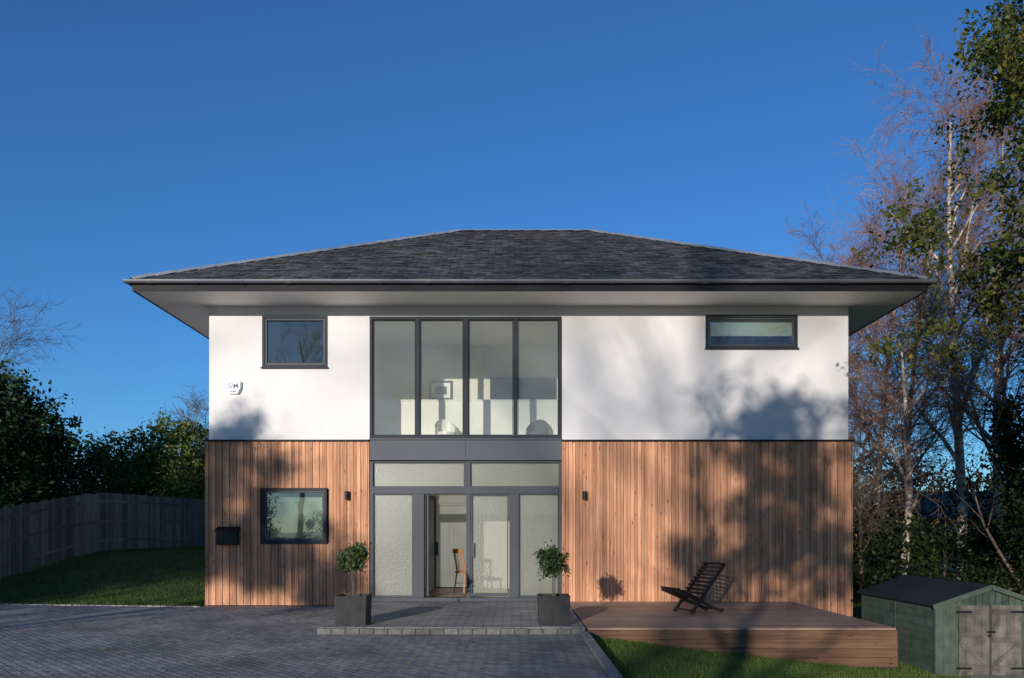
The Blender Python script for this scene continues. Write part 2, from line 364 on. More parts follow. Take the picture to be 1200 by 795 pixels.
# ------------------------------------------------------------ ground
def axis(lo,hi,step,far):
    a=list(np.arange(lo,hi+1e-6,step)); s=step
    L=a[0];H=a[-1];left=[];right=[]
    while L>-far: s*=1.35; L-=s; left.append(L)
    s=step
    while H<far: s*=1.35; H+=s; right.append(H)
    return left[::-1]+a+right
xs=axis(-18,16,0.3,900); ys=axis(-11,16,0.3,900)
V=np.array([(x,y,gz(x,y)) for y in ys for x in xs]); nx=len(xs)
F=np.array([(j*nx+i,j*nx+i+1,(j+1)*nx+i+1,(j+1)*nx+i) for j in range(len(ys)-1) for i in range(nx-1)])
np_mesh('ground',V,F,M_grassg,None,smooth=True)
mb=MB()
xl=[-60]+list(np.arange(-20,-6.4,0.4))+[-6.4]
top=[(x,edge_y(x),0.03) for x in xl]+[(-6.39,-0.02,0.03),(1.02,-0.02,0.03),(1.02,-70,0.03),(-60,-70,0.03)]
mb.poly(top[::-1]); mb.make('driveway',M_drive)
mb=MB()
for a,b in zip(xl[:-1],xl[1:]):
    mb.beam((a,edge_y(a)+0.03,0.02),(b,edge_y(b)+0.03,0.02),0.06,0.06)
mb.make('driveway_edging',M_drive)
mb=MB(); y=-4.62
while y>-40:
    mb.box(1.03,1.15,y-0.89,y,-0.1,0.085+random.uniform(-.004,.004)); y-=0.9
mb.make('kerb',M_kerb,bevel=0.008)
P=empty('entrance_step')
mb=MB(); mb.box(-2.95,1.12,-4.44,-0.03,0.0,0.118); mb.make('paving_slab',M_plat,P)
mb=MB()
x=-2.95
while x<1.1:
    w=min(0.21,1.13-x); mb.box(x,x+w-0.004,-4.54,-4.443,-0.02,0.112+random.uniform(-.003,.003)); x+=0.214
mb.make('edging_stone',M_edge,P,bevel=0.006)

# ------------------------------------------------------------ house
H=empty('detached_house')
X0,X1,YB=-6.34,7.04,9.76
def wall_grid(name,x0,x1,z0,z1,yf,yb,holes,mats,parent):
    xsb=sorted(set([x0,x1]+[h[0] for h in holes]+[h[1] for h in holes])); zsb=sorted(set([z0,z1]+[h[2] for h in holes]+[h[3] for h in holes]))
    mb=MB()
    def solid(i,j):
        if i<0 or j<0 or i>=len(xsb)-1 or j>=len(zsb)-1: return False
        cx=(xsb[i]+xsb[i+1])/2; cz=(zsb[j]+zsb[j+1])/2
        return not any(h[0]<cx<h[1] and h[2]<cz<h[3] for h in holes)
    for i in range(len(xsb)-1):
        for j in range(len(zsb)-1):
            if not solid(i,j): continue
            a,b,c,d=xsb[i],xsb[i+1],zsb[j],zsb[j+1]
            mb.poly([(a,yf,c),(b,yf,c),(b,yf,d),(a,yf,d)]); mb.poly([(b,yb,c),(a,yb,c),(a,yb,d),(b,yb,d)])
            if not solid(i-1,j): mb.poly([(a,yb,c),(a,yf,c),(a,yf,d),(a,yb,d)])
            if not solid(i+1,j): mb.poly([(b,yf,c),(b,yb,c),(b,yb,d),(b,yf,d)])
            if not solid(i,j-1): mb.poly([(a,yb,c),(b,yb,c),(b,yf,c),(a,yf,c)])
            if not solid(i,j+1): mb.poly([(a,yf,d),(b,yf,d),(b,yb,d),(a,yb,d)])
    return mb.make(name,mats,parent)
BAY=(-2.98,1.04)
WUL=(-5.23,-3.86,5.01,6.10); WUR=(4.05,5.98,5.41,6.12); WLL=(-5.23,-3.87,1.34,2.49)
ZM=3.475
wall_grid('upper_render_wall',X0,X1,ZM,6.30,0,0.3,[WUL,WUR,(BAY[0],BAY[1],ZM-1,6.08)],M_render,H)
wall_grid('lower_structure_wall',X0+.002,X1-.002,-0.3,ZM-.002,0.012,0.3,[WLL,(BAY[0],BAY[1],0.1,5)],M_timber_gap,H)
mb=MB(); mb.box(X0,X0+.3,0.302,YB,ZM,6.3); mb.box(X1-.3,X1,0.302,YB,ZM,6.3); mb.box(X0+.302,X1-.302,YB-.3,YB,ZM,6.3)
mb.make('rear_and_side_render',M_render,H)
mb=MB(); mb.box(X0+.002,X0+.3,0.302,YB,-.6,ZM-.002); mb.box(X1-.3,X1-.002,0.302,YB,-.6,ZM-.002); mb.box(X0+.302,X1-.302,YB-.3,YB,-.6,ZM-.002)
mb.make('rear_and_side_lower',M_timber_gap,H)
mb=MB()
PW=(0.082,0.062)
def boards_front(x0,x1,z0f,holes):
    x=x0; k=0
    while x<x1-0.01:
        w=PW[k%2]+random.uniform(-.002,.002)
        if x+w>x1: w=x1-x
        yo=-0.066 if k%2==0 else -0.050
        zz=[(z0f(x),ZM-0.02)]
        for h in holes:
            if x+w>h[0] and x<h[1]:
                zz=[(z0f(x),h[2]-.0),(h[3],ZM-0.02)]
        r=random.random()
        for a,b in zz: mb.box(x,x+w-0.007,yo+random.uniform(-.003,.003),0.008,a,b,r)
        x+=w; k+=1
boards_front(-6.40,BAY[0],lambda x:0.045,[WLL])
boards_front(BAY[1],7.11,lambda x:(0.10 if x<5.8 else -0.19),[])
for sx,yo in ((X0,-1),(X1,1)):
    y=0.01;k=0
    while y<YB:
        w=PW[k%2]; d=.066 if k%2==0 else .050
        if yo<0: mb.box(sx-d,sx-.002,y,y+w-.007,0.0,ZM-.02)
        else: mb.box(sx+.002,sx+d,y,y+w-.007,-0.5,ZM-.02)
        y+=w;k+=1
mb.make('timber_cladding',M_timber,H)
mb=MB()
mb.box(-6.44,BAY[0]-.002,-0.095,-0.002,ZM-.018,ZM+.02); mb.box(BAY[1]+.002,7.14,-0.095,-.002,ZM-.018,ZM+.02)
mb.box(-6.44,X0-.002,-0.002,YB,ZM-.018,ZM+.02); mb.box(X1+.002,7.14,-.002,YB,ZM-.018,ZM+.02)
mb.make('cladding_flashing',M_fascia,H)
OV=1.06; sx0,sx1,sy0,sy1=X0-OV,X1+OV,-OV,YB+OV
mb=MB()
mb.box(sx0,sx1,sy0,sy1,6.302,6.33); mb.make('soffit',M_soffit,H)
mb=MB()
mb.box(sx0-.025,sx1+.025,sy0-.025,sy0-.001,6.285,6.47); mb.box(sx0-.025,sx1+.025,sy1+.001,sy1+.025,6.285,6.47)
mb.box(sx0-.025,sx0-.001,sy0,sy1,6.285,6.47); mb.box(sx1+.001,sx1+.025,sy0,sy1,6.285,6.47)
mb.make('fascia_board',M_fascia,H)
mb=MB()
def gutter(p0,p1,outv):
    p0=Vector(p0);p1=Vector(p1);o=Vector(outv);n=8;r=.062
    ring=[]
    for i in range(n+1):
        a=math.pi*i/n; ring.append(o*(-math.cos(a)*r)+Vector((0,0,-math.sin(a)*r)))
    ring2=[v*0.9 for v in ring]
    for i in range(n):
        mb.poly([p0+ring[i],p1+ring[i],p1+ring[i+1],p0+ring[i+1]],.5)
        mb.poly([p0+ring2[i+1],p1+ring2[i+1],p1+ring2[i],p0+ring2[i]],.5)
    mb.poly([p0+ring[n],p1+ring[n],p1+ring2[n],p0+ring2[n]],.5)
    L=(p1-p0).length; d=(p1-p0)/L; t=0.5; q=0
    while t<L:
        c=p0+d*t; hw=.018 if q%3 else .06; q+=1
        for i in range(n):
            A=ring[i]*1.12;B=ring[i+1]*1.12
            mb.poly([c+A-d*hw,c+A+d*hw,c+B+d*hw,c+B-d*hw],.5)
        t+=.9
g=.025+.064
gutter((sx0-g-.06,sy0-g,6.475),(sx1+g+.06,sy0-g,6.475),(0,-1,0))
gutter((sx0-g-.06,sy1+g,6.475),(sx1+g+.06,sy1+g,6.475),(0,1,0))
gutter((sx0-g,sy0-g,6.474),(sx0-g,sy1+g,6.474),(-1,0,0))
gutter((sx1+g,sy0-g,6.474),(sx1+g,sy1+g,6.474),(1,0,0))
mb.make('gutter',M_gutter,H)
rx0,rx1,ry0,ry1=sx0-.04,sx1+.04,sy0-.04,sy1+.04; RZ=6.50; RT=9.72
half=(ry1-ry0)/2; ymid=(ry0+ry1)/2; ra=rx0+half; rb=rx1-half
A,B,C,D=(rx0,ry0,RZ),(rx1,ry0,RZ),(rx1,ry1,RZ),(rx0,ry1,RZ); E=(ra,ymid,RT);Fv=(rb,ymid,RT)
mb=MB(); mb.poly([A,B,Fv,E]);mb.poly([B,C,Fv]);mb.poly([C,D,E,Fv]);mb.poly([D,A,E])
mb.box(rx0,rx1,ry0,ry1,6.475,6.497)
mb.make('roof_deck',M_under,H)
mb=MB()
def slates(o,u,vdir,Wd,tl,tr,S):
    o=Vector(o);u=Vector(u);vv=Vector(vdir);n=u.cross(vv); rows=int(S/0.19); dv=S/rows
    for j in range(rows):
        v0=j*dv-0.02; v1=(j+1)*dv+0.02; off=(j%2)*0.15
        x=-off
        while x<Wd:
            xa,xb=x+0.005,x+0.295
            def cl(xx,v):
                v=max(0,min(v,S)); return max(tl*v/S,min(Wd-tr*v/S,xx))
            a0,b0,a1,b1=cl(xa,v0),cl(xb,v0),cl(xa,v1),cl(xb,v1)
            if b0-a0>0.01:
                h=0.026+random.uniform(-.003,.010); r=random.random()**1.5
                v0j=v0+random.uniform(-.010,.010)
                q=[o+u*a0+vv*v0j+n*h,o+u*b0+vv*v0j+n*(h+random.uniform(-.004,.004)),o+u*b1+vv*v1+n*.006,o+u*a1+vv*v1+n*.006]
                mb.poly(q,r); mb.poly([o+u*a0+vv*v0j+n*(h-.014),o+u*b0+vv*v0j+n*(h-.014),q[1],q[0]],r*.4)
            x+=0.30
rise=RT-RZ; S=math.hypot(half,rise); c,s_=half/S,rise/S
slates(A,(1,0,0),(0,c,s_),rx1-rx0,half,half,S)
slates(B,(0,1,0),(-c,0,s_),ry1-ry0,half,half,S)
slates(C,(-1,0,0),(0,-c,s_),rx1-rx0,half,half,S)
slates(D,(0,-1,0),(c,0,s_),ry1-ry0,half,half,S)
mb.make('roof_slates',M_slate,H)
mb=MB()
def caps(p0,p1):
    p0=Vector(p0);p1=Vector(p1);L=(p1-p0).length;d=(p1-p0)/L;t=0
    up=Vector((0,0,1)); side=d.cross(up).normalized(); n=side.cross(d)
    while t<L:
        e=min(t+.44,L); a=p0+d*t; b=p0+d*e
        h0=.055;h1=.07
        for sgn in(-1,1):
            q=[a+n*h0,b+n*h1,b+side*sgn*.12+n*(-.0),a+side*sgn*.12+n*(-.015)]
            if sgn<0:q=q[::-1]
            mb.poly(q)
        t+=.45
for q in (A,D): caps(q,E)
for q in (B,C): caps(q,Fv)
caps(E,Fv)
mb.make('ridge_tiles',M_ridge,H)

def frame(mb,x0,x1,z0,z1,y0,y1,w,wb=None):
    wb=wb or w
    mb.box(x0,x0+w,y0,y1,z0,z1); mb.box(x1-w,x1,y0,y1,z0,z1)
    mb.box(x0+w,x1-w,y0,y1,z1-w,z1); mb.box(x0+w,x1-w,y0,y1,z0,z0+wb)
def window(tag,w,mat,yo=0.0,fm=None):
    x0,x1,z0,z1=w
    mb=MB(); frame(mb,x0,x1,z0,z1,yo-.012,yo+.10,.055)
    mb.box(x0-.02,x1+.02,yo-.05,yo-.013,z0-.022,z0+.010)
    mb.make(tag+'_frame',M_frame,H,bevel=.003)
    mb=MB(); frame(mb,x0+.057,x1-.057,z0+.057,z1-.057,yo+.01,yo+.08,.04,.045)
    mb.make(tag+'_sash',M_framel,H,bevel=.003)
    mb=MB(); mb.poly([(x0+.08,yo+.045,z0+.08),(x1-.08,yo+.045,z0+.08),(x1-.08,yo+.045,z1-.08),(x0+.08,yo+.045,z1-.08)])
    mb.make(tag+'_glass',mat,H)
window('upper_window',WUL,M_glass2); window('upper_slot_window',WUR,M_glass2); window('lower_window',WLL,M_glass2,-.035)
mb=MB(); mb.box(WLL[0]+.02,WLL[1]-.02,.14,.145,WLL[2]+.02,WLL[3]-.22); mb.box(WLL[0]+.02,WLL[1]-.02,.13,.155,WLL[3]-.22,WLL[3]-.19)
mb.make('window_blind',M_blind,H)
mb=MB(); mb.box(WUR[0]+.02,WUR[1]-.02,.16,.165,WUR[2]+.3,WUR[3]-.02); mb.make('slot_window_blind',M_blind,H)

px=lambda p:(p-600)/56.0
pz=lambda p:1.6+(622-p)/56.0
bx0,bx1=BAY
mb=MB()
zt=6.08; zb=pz(514)
frame(mb,bx0+.003,bx1-.003,zb,zt-.003,-.03,.12,.06)
for a in (489.5,546,604):
    w=.04 if a!=546 else .055
    mb.box(px(a)-w,px(a)+w,-.025,.115,zb+.06,zt-.063)
xe=[bx0+.063,px(489.5)-.045,px(489.5)+.045,px(546)-.055,px(546)+.055,px(604)-.045,px(604)+.045,bx1-.063]
for i in range(4):
    frame(mb,xe[2*i]+.001,xe[2*i+1]-.001,zb+.061,zt-.064,0.0,.08,.016,.02)
mb.make('upper_screen_frame',M_frame,H,bevel=.003)
mb=MB()
zl0=0.20; zt1=pz(541)
mb.box(bx0+.003,bx0+.075,-.03,.12,zl0,zt1); mb.box(bx1-.06,bx1-.003,-.03,.12,zl0,zt1)
mb.box(bx0+.076,bx1-.076,-.028,.12,zt1-.03,zt1)
mb.box(bx0+.076,bx1-.076,-.035,.12,pz(579),pz(570))
mb.box(px(543.5),px(551.5),-.03,.12,pz(570),zt1-.031)
mb.box(bx0+.003,bx1-.003,-.06,.14,0.121,zl0-.001)
for a,b in ((484,497),(546.5,551.5),(596.5,608)):
    mb.box(px(a),px(b),-.04,.11,zl0,pz(579)-.001)
frame(mb,px(552),px(596),zl0+.03,pz(579)-.012,-.02,.06,.03,.06)
frame(mb,bx0+.078,px(484)-.001,zl0,pz(579)-.002,-.01,.07,.02,.04)
frame(mb,px(608)+.001,bx1-.063,zl0,pz(579)-.002,-.01,.07,.02,.04)
mb.box(px(553.5),px(554.5)+.01,-.085,-.06,1.05,1.35); mb.box(px(553.5),px(554.5),-.06,-.021,1.18,1.21)
mb.make('entrance_screen_frame',M_framel,H,bevel=.003)
mb=MB()
mb.box(bx0+.003,bx1-.003,-.045,.25,pz(539.5),zb-.004)
mb.box(bx0+.003,bx1-.003,-.09,-.046,zb-.035,zb-.006)
mb.make('spandrel_panel',M_span,H)
mb=MB()
mb.box(px(545.5)-.004,px(545.5)+.004,-.05,-.0455,pz(539.5),zb-.04)
mb.make('spandrel_joint',M_black,H)
mb=MB()
for i in range(4): 
    a,b=xe[2*i]+.01,xe[2*i+1]-.01
    mb.poly([(a,.04,zb+.07),(b,.04,zb+.07),(b,.04,zt-.07),(a,.04,zt-.07)])
mb.make('upper_glazing',M_glass,H)
mb=MB()
def pane(a,b,c,d,y=.03): mb.poly([(a,y,c),(b,y,c),(b,y,d),(a,y,d)])
pane(bx0+.07,px(544),pz(571),zt1-.02,.04); pane(px(551),bx1-.05,pz(571),zt1-.02,.04)
pane(bx0+.09,px(484)-.01,zl0+.03,pz(579)-.01); pane(px(552)+.02,px(596)-.02,zl0+.08,pz(579)-.03); pane(px(608)+.01,bx1-.07,zl0+.03,pz(579)-.01)
mb.make('obscured_glazing',M_frost,H)
mb=MB()
M=Matrix.Translation((px(498.5),.09,0))@Matrix.Rotation(math.radians(84),4,'Z')
def fr_m(x0,x1,z0,z1,w,t):
    for a,b,c,d in((x0,x0+w,z0,z1),(x1-w,x1,z0,z1),(x0+w,x1-w,z1-w,z1),(x0+w,x1-w,z0,z0+w)):
        mb.box(a,b,-t,0,c,d,M=M)
fr_m(0,.84,.22,pz(580),.08,.055)
mb.box(.75,.78,-.11,-.056,1.05,1.35,M=M); mb.box(.75,.78,.001,.05,1.05,1.35,M=M)
mb.make('entrance_door_leaf',M_framel,H)
mb=MB(); mb.poly([tuple(M@Vector(p)) for p in((.08,-.03,.3),(.76,-.03,.3),(.76,-.03,2.3),(.08,-.03,2.3))]); mb.make('entrance_door_glass',M_frost,H)
# ---- interior
mb=MB()
mb.box(X0+.31,X1-.31,.31,YB-.31,3.08,3.40)
mb.make('floor_slab',M_intw,H)
mb=MB()
for (xa) in (-3.35,1.4):
    mb.box(xa-.05,xa+.05,.305,5,3.402,6.30); mb.box(xa-.05,xa+.05,.305,6,0.1,3.078)
mb.box(-3.3,1.35,3.3,3.4,3.402,6.30)
mb.box(-3.3,1.35,0.31,3.29,6.25,6.299)
mb.box(X0+.31,-3.41,3,3.1,.1,3.07); mb.box(1.46,X1-.31,4,4.1,.1,6.29); mb.box(X0+.31,-3.41,4,4.1,3.41,6.29)
mb.make('interior_walls',M_int,H)
mb=MB()
mb.box(-3.29,1.34,1.15,1.23,3.402,4.50); mb.box(-3.29,1.34,1.12,1.26,4.502,4.53)
YH=3.0
mb.box(-3.3,-1.93,YH,YH+.1,.1,3.07); mb.box(-1.12,1.35,YH,YH+.1,.1,3.07); mb.box(-1.93,-1.12,YH,YH+.1,2.22,3.07)
for a,b in((-2.0,-1.932),(-1.118,-1.05)): mb.box(a,b,YH-.05,YH+.1,.2,2.28)
mb.box(-2.0,-1.05,YH-.05,YH-.001,2.281,2.36)
mb.box(-1.928,-1.122,YH+.04,YH+.08,.2,2.215)
for z0,z1 in((.35,1.05),(1.2,2.05)):
    for a,b in((-1.86,-1.56),(-1.48,-1.18)): frame(mb,a,b,z0,z1,YH+.025,YH+.039,.03)
mb.make('balustrade_and_hall_joinery',M_intw,H)
mb=MB(); mb.box(X0+.31,X1-.31,.30,YB-.31,.08,.18); mb.make('ground_floor',M_floor,H)
P=empty('picture_frame'); mb=MB(); frame(mb,-2.08,-1.50,4.88,5.36,3.25,3.29,.045); mb.make('frame',M_black,P)
mb=MB(); mb.box(-2.03,-1.55,3.27,3.288,4.93,5.31); mb.make('mount',M_white,P); mb=MB(); mb.box(-1.94,-1.64,3.26,3.268,5.02,5.22); mb.make('print',M_dark,P)
P=empty('television'); mb=MB(); mb.box(-.55,1.1,3.2,3.26,4.86,5.42); mb.make('screen',M_black,P,bevel=.01); mb=MB(); mb.box(-.1,.6,3.26,3.3,5.0,5.3); mb.make('wall_bracket',M_black,P)
def tub_chair(name,x,y,z,mat,rot=0,s=1):
    P=empty(name,(x,y,z)); P.rotation_euler[2]=rot; P.scale=(s,s,s)
    mb=MB(); n=14
    for i in range(n):
        a0=math.radians(-10+200*i/n);a1=math.radians(-10+200*(i+1)/n)
        h0=.55+.28*math.sin(max(0,min(math.pi,a0)));h1=.55+.28*math.sin(max(0,min(math.pi,a1)))
        o0=(math.cos(a0)*.3,math.sin(a0)*.3);o1=(math.cos(a1)*.3,math.sin(a1)*.3)
        i0=(o0[0]*.85,o0[1]*.85);i1=(o1[0]*.85,o1[1]*.85)
        mb.poly([(*o1,.35),(*o0,.35),(*o0,h0),(*o1,h1)]); mb.poly([(*i0,.35),(*i1,.35),(*i1,h1),(*i0,h0)]); mb.poly([(*o0,h0),(*i0,h0),(*i1,h1),(*o1,h1)])
    mb.cyl((0,0,.36),(0,0,.44),.26,.26,20)
    for a in(.8,2.35,3.9,5.5): mb.cyl((math.cos(a)*.2,math.sin(a)*.2,.36),(math.cos(a)*.26,math.sin(a)*.26,0),.018,.012,8)
    mb.make('shell_and_legs',mat,P)
tub_chair('tub_chair',-1.45,.8,3.402,M_white,.4,.8)
tub_chair('tub_chair',.55,.8,3.402,M_dark,-.3,.8)
def hall_chair(x,y,z,rot):
    P=empty('wooden_chair',(x,y,z)); P.rotation_euler[2]=rot; mb=MB()
    for a in(-.19,.19):
        mb.cyl((a*1.1,-.2,0),(a*.9,-.17,.45),.016,.02,8); mb.cyl((a*1.1,.24,0),(a*.9,.19,.45),.016,.02,8)
        mb.cyl((a*.9,.18,.45),(a,.27,.98),.018,.014,8)
        mb.cyl((a*1.02,-.19,.2),(a*1.02,.22,.2),.01,.01,6)
    mb.box(-.22,.22,-.22,.22,.445,.48)
    for k in range(5): mb.cyl((-.13+k*.065,.18,.48),(-.14+k*.07,.262,.92),.009,.009,6)
    mb.box(-.22,.22,.25,.28,.90,1.0)
    mb.cyl((-.2,0,.2),(.2,0,.2),.01,.01,6)
    mb.make('spindle_back_and_seat',M_orange,P,bevel=.004)
hall_chair(-1.02,1.7,.18,2.2)

# ---- fittings
P=empty('alarm_box',(px(275),-.06,pz(455)))
mb=MB()
pts=[(-.16,.13),(.16,.13),(.16,.0),(.09,-.14),(-.09,-.14),(-.16,.0)]
fr=[(a*.88,-.03,b*.88) for a,b in pts]; bk=[(a,.058,b) for a,b in pts]
mb.poly(fr[::-1]); 
for i in range(6):
    j=(i+1)%6; mb.poly([bk[i],bk[j],fr[j],fr[i]])
mb.make('housing',M_white,P)
t=bpy.data.curves.new('lettering','FONT'); t.body='SIM'; t.size=.15; t.align_x='CENTER'; t.align_y='CENTER'; t.extrude=.002; t.offset=.003; t.materials.append(M_blue)
to=bpy.data.objects.new('lettering',t); COL.objects.link(to); to.rotation_euler[0]=math.pi/2; to.location=(0,-.034,.03); to.parent=P
mb=MB(); mb.box(-.07,.07,-.034,-.031,-.095,-.07); mb.make('label_band',M_blue,P)
P=empty('mailbox',(px(269.5),-.075,pz(628)))
mb=MB(); mb.box(-.22,.22,-.13,0,-.19,.12); mb.make('body',M_black,P,bevel=.015)
mb=MB(); mb.poly([(-.24,-.16,.10),(.24,-.16,.10),(.24,.0,.19),(-.24,.0,.19)]); mb.poly([(-.24,-.16,.08),(.24,-.16,.08),(.24,-.16,.10),(-.24,-.16,.10)]); mb.poly([(-.24,-.16,.08),(-.24,-.16,.10),(-.24,0,.19),(-.24,0,.12)]); mb.poly([(.24,-.16,.10),(.24,-.16,.08),(.24,0,.12),(.24,0,.19)]);mb.make('lid',M_black,P)
for xx in (408,684.5):
    P=empty('wall_light',(px(xx),-.07,pz(581)))
    mb=MB(); mb.box(-.035,.035,-.02,0,-.06,.06); mb.make('backplate',M_black,P)
    mb=MB(); mb.cyl((0,-.07,-.09),(0,-.07,.09),.042,.042,16); mb.make('cylinder_shade',M_black,P)
    mb=MB(); mb.cyl((0,-.07,.0901),(0,-.07,.094),.03,.03,12); mb.make('lens',M_white,P)

# ------------------------------------------------------------ deck
P=empty('timber_deck')
mb=MB(); y=-4.5
dx0,dx1=1.15,5.83
while y<-.08:
    y2=min(y+.138,-.075); 
    b=3.35+random.uniform(-.3,.3)
    mb.box(dx0,b-.003,y,y2-.006,.092,.12); mb.box(b+.003,dx1,y,y2-.006,.092,.12)
    y+=.138
mb.make('deck_boards',M_deck,P)
mb=MB()
for k in range(4):
    mb.box(dx0,dx1,-4.53,-4.503,.09-.14*(k+1)+.004,.09-.14*k)
    mb.box(dx1+.002,dx1+.028,-4.5,-.08,.09-.14*(k+1)+.004,.09-.14*k)
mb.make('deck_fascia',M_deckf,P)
mb=MB(); mb.box(dx0+.02,dx1-.02,-4.49,-.09,-.5,.08); mb.make('deck_joists',M_timber_gap,P)
P=empty('slatted_lounge_chair',(3.32,-2.2,.12)); P.rotation_euler[2]=math.radians(24)
mb=MB(); Wc=.30
A0,A1=Vector((.46,0,.88)),Vector((-.28,0,.0)); B0,B1=Vector((-.58,0,.43)),Vector((.44,0,.015))
for s in(-1,1):
    mb.beam(A0+Vector((0,s*(Wc-.05),0)),A1+Vector((0,s*(Wc-.05),0)),.03,.055)
    mb.beam(B0+Vector((0,s*(Wc-.09),0)),B1+Vector((0,s*(Wc-.09),0)),.03,.055)
def slats(a,b,t0,t1,n,side,wd):
    d=(b-a); L=d.length; u=d/L; nrm=Vector((u.z,0,-u.x))*side
    for i in range(n):
        c=a+d*(t0+(t1-t0)*i/(n-1))+nrm*.038
        Mx=Matrix(((u.x,0,nrm.x,c.x),(0,1,0,0),(u.z,0,nrm.z,c.z),(0,0,0,1)))
        mb.box(-.022,.022,-wd,wd,-.010,.010,M=Mx)
slats(A0,A1,.03,.62,9,1,Wc); slats(B0,B1,.02,.52,8,-1,Wc-.02)
mb.beam(A1+Vector((.05,-Wc,.06)),A1+Vector((.05,Wc,.06)),.03,.03); mb.beam(B1+Vector((-.05,-Wc,.04)),B1+Vector((-.05,Wc,.04)),.03,.03)
mb.make('chair_slats_and_rails',M_chairw,P)

# ------------------------------------------------------------ planters
def planter(x,y,seed,kx,h):
    P=empty('potted_bay_tree',(x,y,.120)); rng=RS(seed)
    mb=MB(); w=.25;wb=.235
    b=[(-wb,-wb,0),(wb,-wb,0),(wb,wb,0),(-wb,wb,0)];t=[(-w,-w,.46),(w,-w,.46),(w,w,.46),(-w,w,.46)]
    ti=[(-w+.03,-w+.03,.46),(w-.03,-w+.03,.46),(w-.03,w-.03,.46),(-w+.03,w-.03,.46)]; bi=[(p[0],p[1],.41) for p in ti]
    for i in range(4):
        j=(i+1)%4; mb.poly([b[i],b[j],t[j],t[i]]); mb.poly([t[i],t[j],ti[j],ti[i]]); mb.poly([ti[i],ti[j],bi[j],bi[i]])
    mb.poly(b[::-1]); mb.make('planter_box',M_plant,P)
    mb=MB(); mb.poly([(p[0],p[1],.42) for p in ti]); mb.make('soil',M_soil,P)
    segs=[];tips=[]
    for q in range(2):
        grow(segs,tips,np.array([.02*q-.01,0,.4]),np.array([.03*(1-2*q),0.02,1.]),h-.4,.013,0,[(9,.45,.9,.75,.05,0),(4,.6,.7,.2,.1,.05),(0,0,0,0,.1,0)],rng)
    tubes('stem',segs,M_bark,6,P)
    C,v=clump_points([(0,0,h,kx*.82,kx*.82,kx*.75),(.09*(1 if seed%2 else -1),0,h+.1,kx*.6,kx*.6,kx*.55),(-.08,0,h-.08,kx*.6,kx*.6,kx*.5)],110,2300,.06,rng,.3)
    leaf_quads('foliage',C,.062,M_topi,rng,P,v,.42)
planter(-2.52,-3.95,3,.26,1.03); planter(.66,-3.95,6,.29,.98)

# ------------------------------------------------------------ shed
P=empty('garden_shed',(7.3,-3.15,-.66))
sw,sd,he,ha=.80,1.25,1.14,1.40
mb=MB()
def shiplap(a,b,z0,z1,nrm):
    a=Vector(a);b=Vector(b);n=Vector(nrm);z=z0
    while z<z1-.01:
        zz=min(z+.12,z1); r=random.random()
        mb.poly([a+n*.018+Vector((0,0,z)),b+n*.018+Vector((0,0,z)),b+n*.004+Vector((0,0,zz)),a+n*.004+Vector((0,0,zz))],r)
        mb.poly([a+Vector((0,0,z)),b+Vector((0,0,z)),b+n*.018+Vector((0,0,z)),a+n*.018+Vector((0,0,z))],r*.5)
        z=zz
shiplap((-sw,sd*1,0),(-sw,-sd,0),.05,he,(-1,0,0)); shiplap((sw,-sd,0),(sw,sd,0),.05,he,(1,0,0))
mb.box(-sw,sw,-sd,sd,-.1,he)
x=-sw
while x<sw-.01:
    x2=x+.1; f=lambda q:he+(ha-he)*(1-abs(q)/sw)
    mb.poly([(x+.004,-sd-.012,.04),(x2-.004,-sd-.012,.04),(x2-.004,-sd-.012,f(x2)),(x+.004,-sd-.012,f(x))])
    mb.poly([(x2-.004,sd+.012,.04),(x+.004,sd+.012,.04),(x+.004,sd+.012,f(x)),(x2-.004,sd+.012,f(x2))]); x=x2
for a in(-sw,sw): mb.box(a-.03,a+.03,-sd-.03,-sd+.03,0,he-.01)
mb.box(-sw-.02,-sw+.02,sd-.03,sd+.03,0,he-.01)
mb.box(-sw-.03,-sw-.019,-.02,.03,0,he-.02)
mb.make('shed_walls',M_shedg,P)
mb=MB()
for s in(-1,1):
    e=Vector((s*(sw+.09),0,he-.035)); r=Vector((0,0,ha+.01))
    a=[Vector((e.x,-sd-.07,e.z)),Vector((0,-sd-.07,r.z)),Vector((0,sd+.07,r.z)),Vector((e.x,sd+.07,e.z))]
    u=[p+Vector((0,0,.025)) for p in a]
    mb.poly(u);mb.poly(a[::-1])
    for i in range(4):
        j=(i+1)%4; mb.poly([a[i],a[j],u[j],u[i]])
mb.make('felt_roof',M_felt,P)
mb=MB()
for s in(-1,1):
    mb.beam((s*(sw+.09),-sd-.085,he-.045),(0,-sd-.085,ha),.02,.07)
mb.make('bargeboard',M_shedg,P)
mb=MB()
for s in(-1,1):
    for k in range(4):
        a=s*.02+s*k*.115
        mb.box(min(a,a+s*.11),max(a,a+s*.11),-sd-.045,-sd-.02,.05,1.12)
    for z in(.12,.55,.98): mb.box(min(s*.03,s*.47),max(s*.03,s*.47),-sd-.065,-sd-.046,z,z+.08)
    mb.beam((s*.06,-sd-.055,.22),(s*.44,-sd-.055,.53),.018,.06)
mb.make('double_doors',M_sheddoor,P)
mb=MB()
for s in(-1,1):
    for z in(.16,1.02): mb.box(min(s*.3,s*.52),max(s*.3,s*.52),-sd-.075,-sd-.066,z-.015,z+.015)
mb.cyl((-.03,-sd-.08,.66),(-.03,-sd-.066,.66),.02,.02); mb.box(-.06,.06,-sd-.074,-sd-.067,.70,.73)
mb.make('hinges_and_latch',M_black,P)

